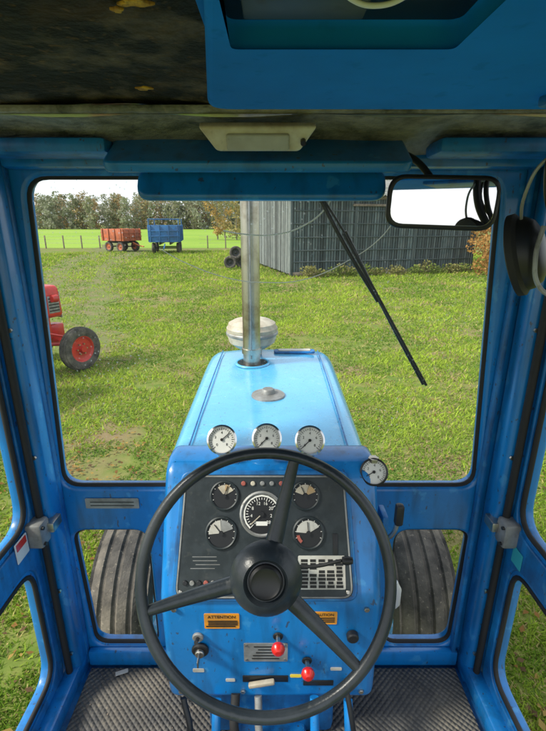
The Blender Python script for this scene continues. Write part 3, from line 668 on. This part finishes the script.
boards('side_wall',rz(90),5,3.5,4.6,SHED2); boards('side_wall_b',Matrix.Translation((0,5,0))@rz(90),5,4.6,3.5,SHED2)
box('black_backing_side',(.2,5,1.72),(.2,9.3,3.4),BLACK,0)  # same kind of black slab behind the side boards
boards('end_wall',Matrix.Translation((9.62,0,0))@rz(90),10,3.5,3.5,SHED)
for s,y0 in ((1,-.35),(-1,10.35)):
    bm=bmesh.new(); bmesh.ops.create_grid(bm,x_segments=180,y_segments=2,size=.5)
    for v in bm.verts:
        t=(v.co.y+.5); X=v.co.x*10.4+4.8; Y=y0+s*t*5.35; v.co=(X,Y,3.5+t*1.15+.03*math.sin(X*28))
    frombm('roof_sheet',bm,ROOFM,ang=80)
box('wall_plate',(4.8,-.03,3.42),(9.7,.05,.14),WOOD,.01); box('base_rail',(4.8,-.03,.12),(9.7,.05,.16),WOOD,.01)
for zz in (.65,1.15,1.72,2.3,2.85): box('cross_rail',(4.8,-.035,zz),(9.6,.04,.05),SHED,.01)
for xx in (.05,3.1,6.2,9.55): box('upright',(xx,-.05,1.75),(.11,.05,3.4),SHED,.01)
box('door_track',(4.65,-.09,3.1),(3.5,.06,.1),WOOD,.01)
group('tyre_stack',(-1.9,25,0))
for i,(a,b) in enumerate(((-2.3,24.2),(-1.7,24.5),(-2.0,24.35),(-1.2,24.7))):
    tyre(a,b,.32+(.5 if i==2 else 0),.34,.2,TYRE,BLACK,'Y',ribs=3)

# ------------------------------------------------------------ trailers
def trailer(name,loc,ang,L,W,z0,z1,mt,rails):
    group(name,loc,Matrix.Translation(loc)@rz(ang))
    box('bed',(0,0,z0),(W,L,.12),mt,.02)
    for s in (-1,1):
        box('side_board',(s*(W/2-.03),0,(z0+z1)/2),(.05,L,z1-z0),mt,.01)
        box('end_board',(0,s*(L/2-.03),(z0+z1)/2),(W-.1,.05,z1-z0),mt,.01)
        for k in range(4):
            box('side_stake',(s*(W/2+.03),-L/2+.2+k*(L-.4)/3,(z0+z1)/2),(.07,.08,z1-z0+.05),mt,.01)
            box('end_stake',(-W/2+.15+k*(W-.3)/3,s*(L/2+.03),(z0+z1)/2),(.07,.06,z1-z0+.04),mt,.01)
        for zz in (.33,.66): box('rail',(0,s*(L/2+.04),z0+(z1-z0)*zz),(W,.04,.06),mt,.005)
        box('chassis',(s*.4,0,z0-.16),(.1,L*.95,.18),BLACK,.01)
        for yy in (-L*.27,L*.27): tyre(s*(W/2-.22),yy,.42,.42,.26,TYRE,mt,'X',ribs=3)
    for yy in (-L*.27,L*.27): cyl('axle',(-W/2+.2,yy,.42),(W/2-.2,yy,.42),.05,BLACK)
    tube('drawbar',[(0,-L/2,z0-.2),(0,-L/2-.8,.5),(0,-L/2-1.2,.45)],.05,mt)
    if rails:
        for s in (-1,1):
            for t in (-1,1): cyl('post',(s*(W/2-.05),t*(L/2-.05),z1),(s*(W/2-.05),t*(L/2-.05),z1+.45),.035,mt)
            cyl('top_rail',(s*(W/2-.05),-L/2,z1+.45),(s*(W/2-.05),L/2,z1+.45),.03,mt); cyl('top_rail',(-W/2,s*(L/2-.05),z1+.45),(W/2,s*(L/2-.05),z1+.45),.03,mt)
trailer('blue_trailer',(-8.7,37.5,0),8,4.2,2.35,.95,2.15,TBLUE,True)
trailer('orange_trailer',(-12.9,39,0),62,2.5,2.1,.95,1.85,TORANGE,False)
group('wire_fence',(-6,42,0))
for i in range(22):
    xx=-30+i*1.7
    if -15<xx<-7.0: continue
    box('fence_post',(xx,43+.02*i,.6),(.10,.10,1.2),WOOD,.01)
for zz in (.5,.85,1.12): tube('wire',[(-30,43,zz),(-15,43.2,zz)],.008,STEEL,False,False); tube('wire',[(-7,43.3,zz),(6,43.4,zz)],.008,STEEL,False,False)

# ------------------------------------------------------------ red tractor (faces away to the right)
fang=math.degrees(math.atan2(.88,.47))
RT=(-3.72,7.30,0)
RM=Matrix.Translation(RT)@rz(fang)
group('red_tractor',RT,RM)
def wheelY(x,y,r,w,ribs): tyre(x,y,r,r,w,TYRE,RED,'Y',ribs=ribs)
for s in (-1,1):
    wheelY(0,s*.60,.365,.18,4); wheelY(-1.95,s*.68,.68,.32,3)
    cyl('front_hub',(0,s*.52,.365),(0,s*.70,.365),.05,RED)
    for k in range(6): 
        a=k*math.pi/3; cyl('wheel_nut',(.09*math.cos(a),s*.63,.365+.09*math.sin(a)),(.09*math.cos(a),s*.66,.365+.09*math.sin(a)),.013,STEEL,seg=6)
    box('fender',(-1.95,s*.68,1.33),(.95,.34,.05),RED,.02); box('fender_side',(-1.95,s*.50,1.15),(.8,.03,.4),RED,.01)
box('front_axle',(0,0,.42),(.12,1.05,.11),RED,.02); box('axle_pivot',(0,0,.58),(.25,.22,.3),RED,.03)
tube('radius_rod',[(0,-.45,.42),(-.5,-.2,.5),(-.9,-.1,.55)],.03,RED); tube('drag_link',[(.05,-.5,.5),(-.6,-.3,.75),(-1.0,-.25,.85)],.018,RED)
box('engine',(-.65,0,.72),(1.0,.34,.42),RED,.03); box('bonnet',(-.56,0,1.12),(1.30,.42,.52),RED,.07,seg=4,taper=(.98,.86))
box('grille',(.082,0,1.05),(.02,.30,.44),ALU,.01)
for i in range(7): box('grille_slat',(.096,0,.88+i*.055),(.01,.28,.02),CHROME,.003)
for s in (-1,1):
    box('bonnet_side_grille',(-.08,s*.202,1.08),(.20,.014,.28),ALU,.004)
    for i in range(5): box('side_slat',(-.08,s*.211,.98+i*.05),(.18,.006,.018),TICK,0)
    cyl('headlamp',(-.14,s*.25,1.18),(-.05,s*.25,1.18),.055,RED,r2=.065); cyl('headlamp_glass',(-.052,s*.25,1.18),(-.044,s*.25,1.18),.056,WHITE)
box('transmission',(-1.5,0,.72),(1.0,.36,.4),RED,.04); cyl('exhaust',(-.6,.1,1.3),(-.6,.1,2.0),.03,BLACK)
box('seat',(-2.05,0,1.2),(.4,.45,.08),BLACK,.03); box('seat_back',(-2.25,0,1.4),(.06,.42,.3),BLACK,.03)
tube('steering_wheel_rim',[(-1.45+.07*math.cos(t),.19*math.cos(t+1.57),1.5+.18*math.cos(t)) for t in [i*.524 for i in range(12)]],.014,BLACK,True)
cyl('steering_shaft',(-1.1,0,1.3),(-1.45,0,1.5),.02,BLACK)
print('objects',len(bpy.data.objects))
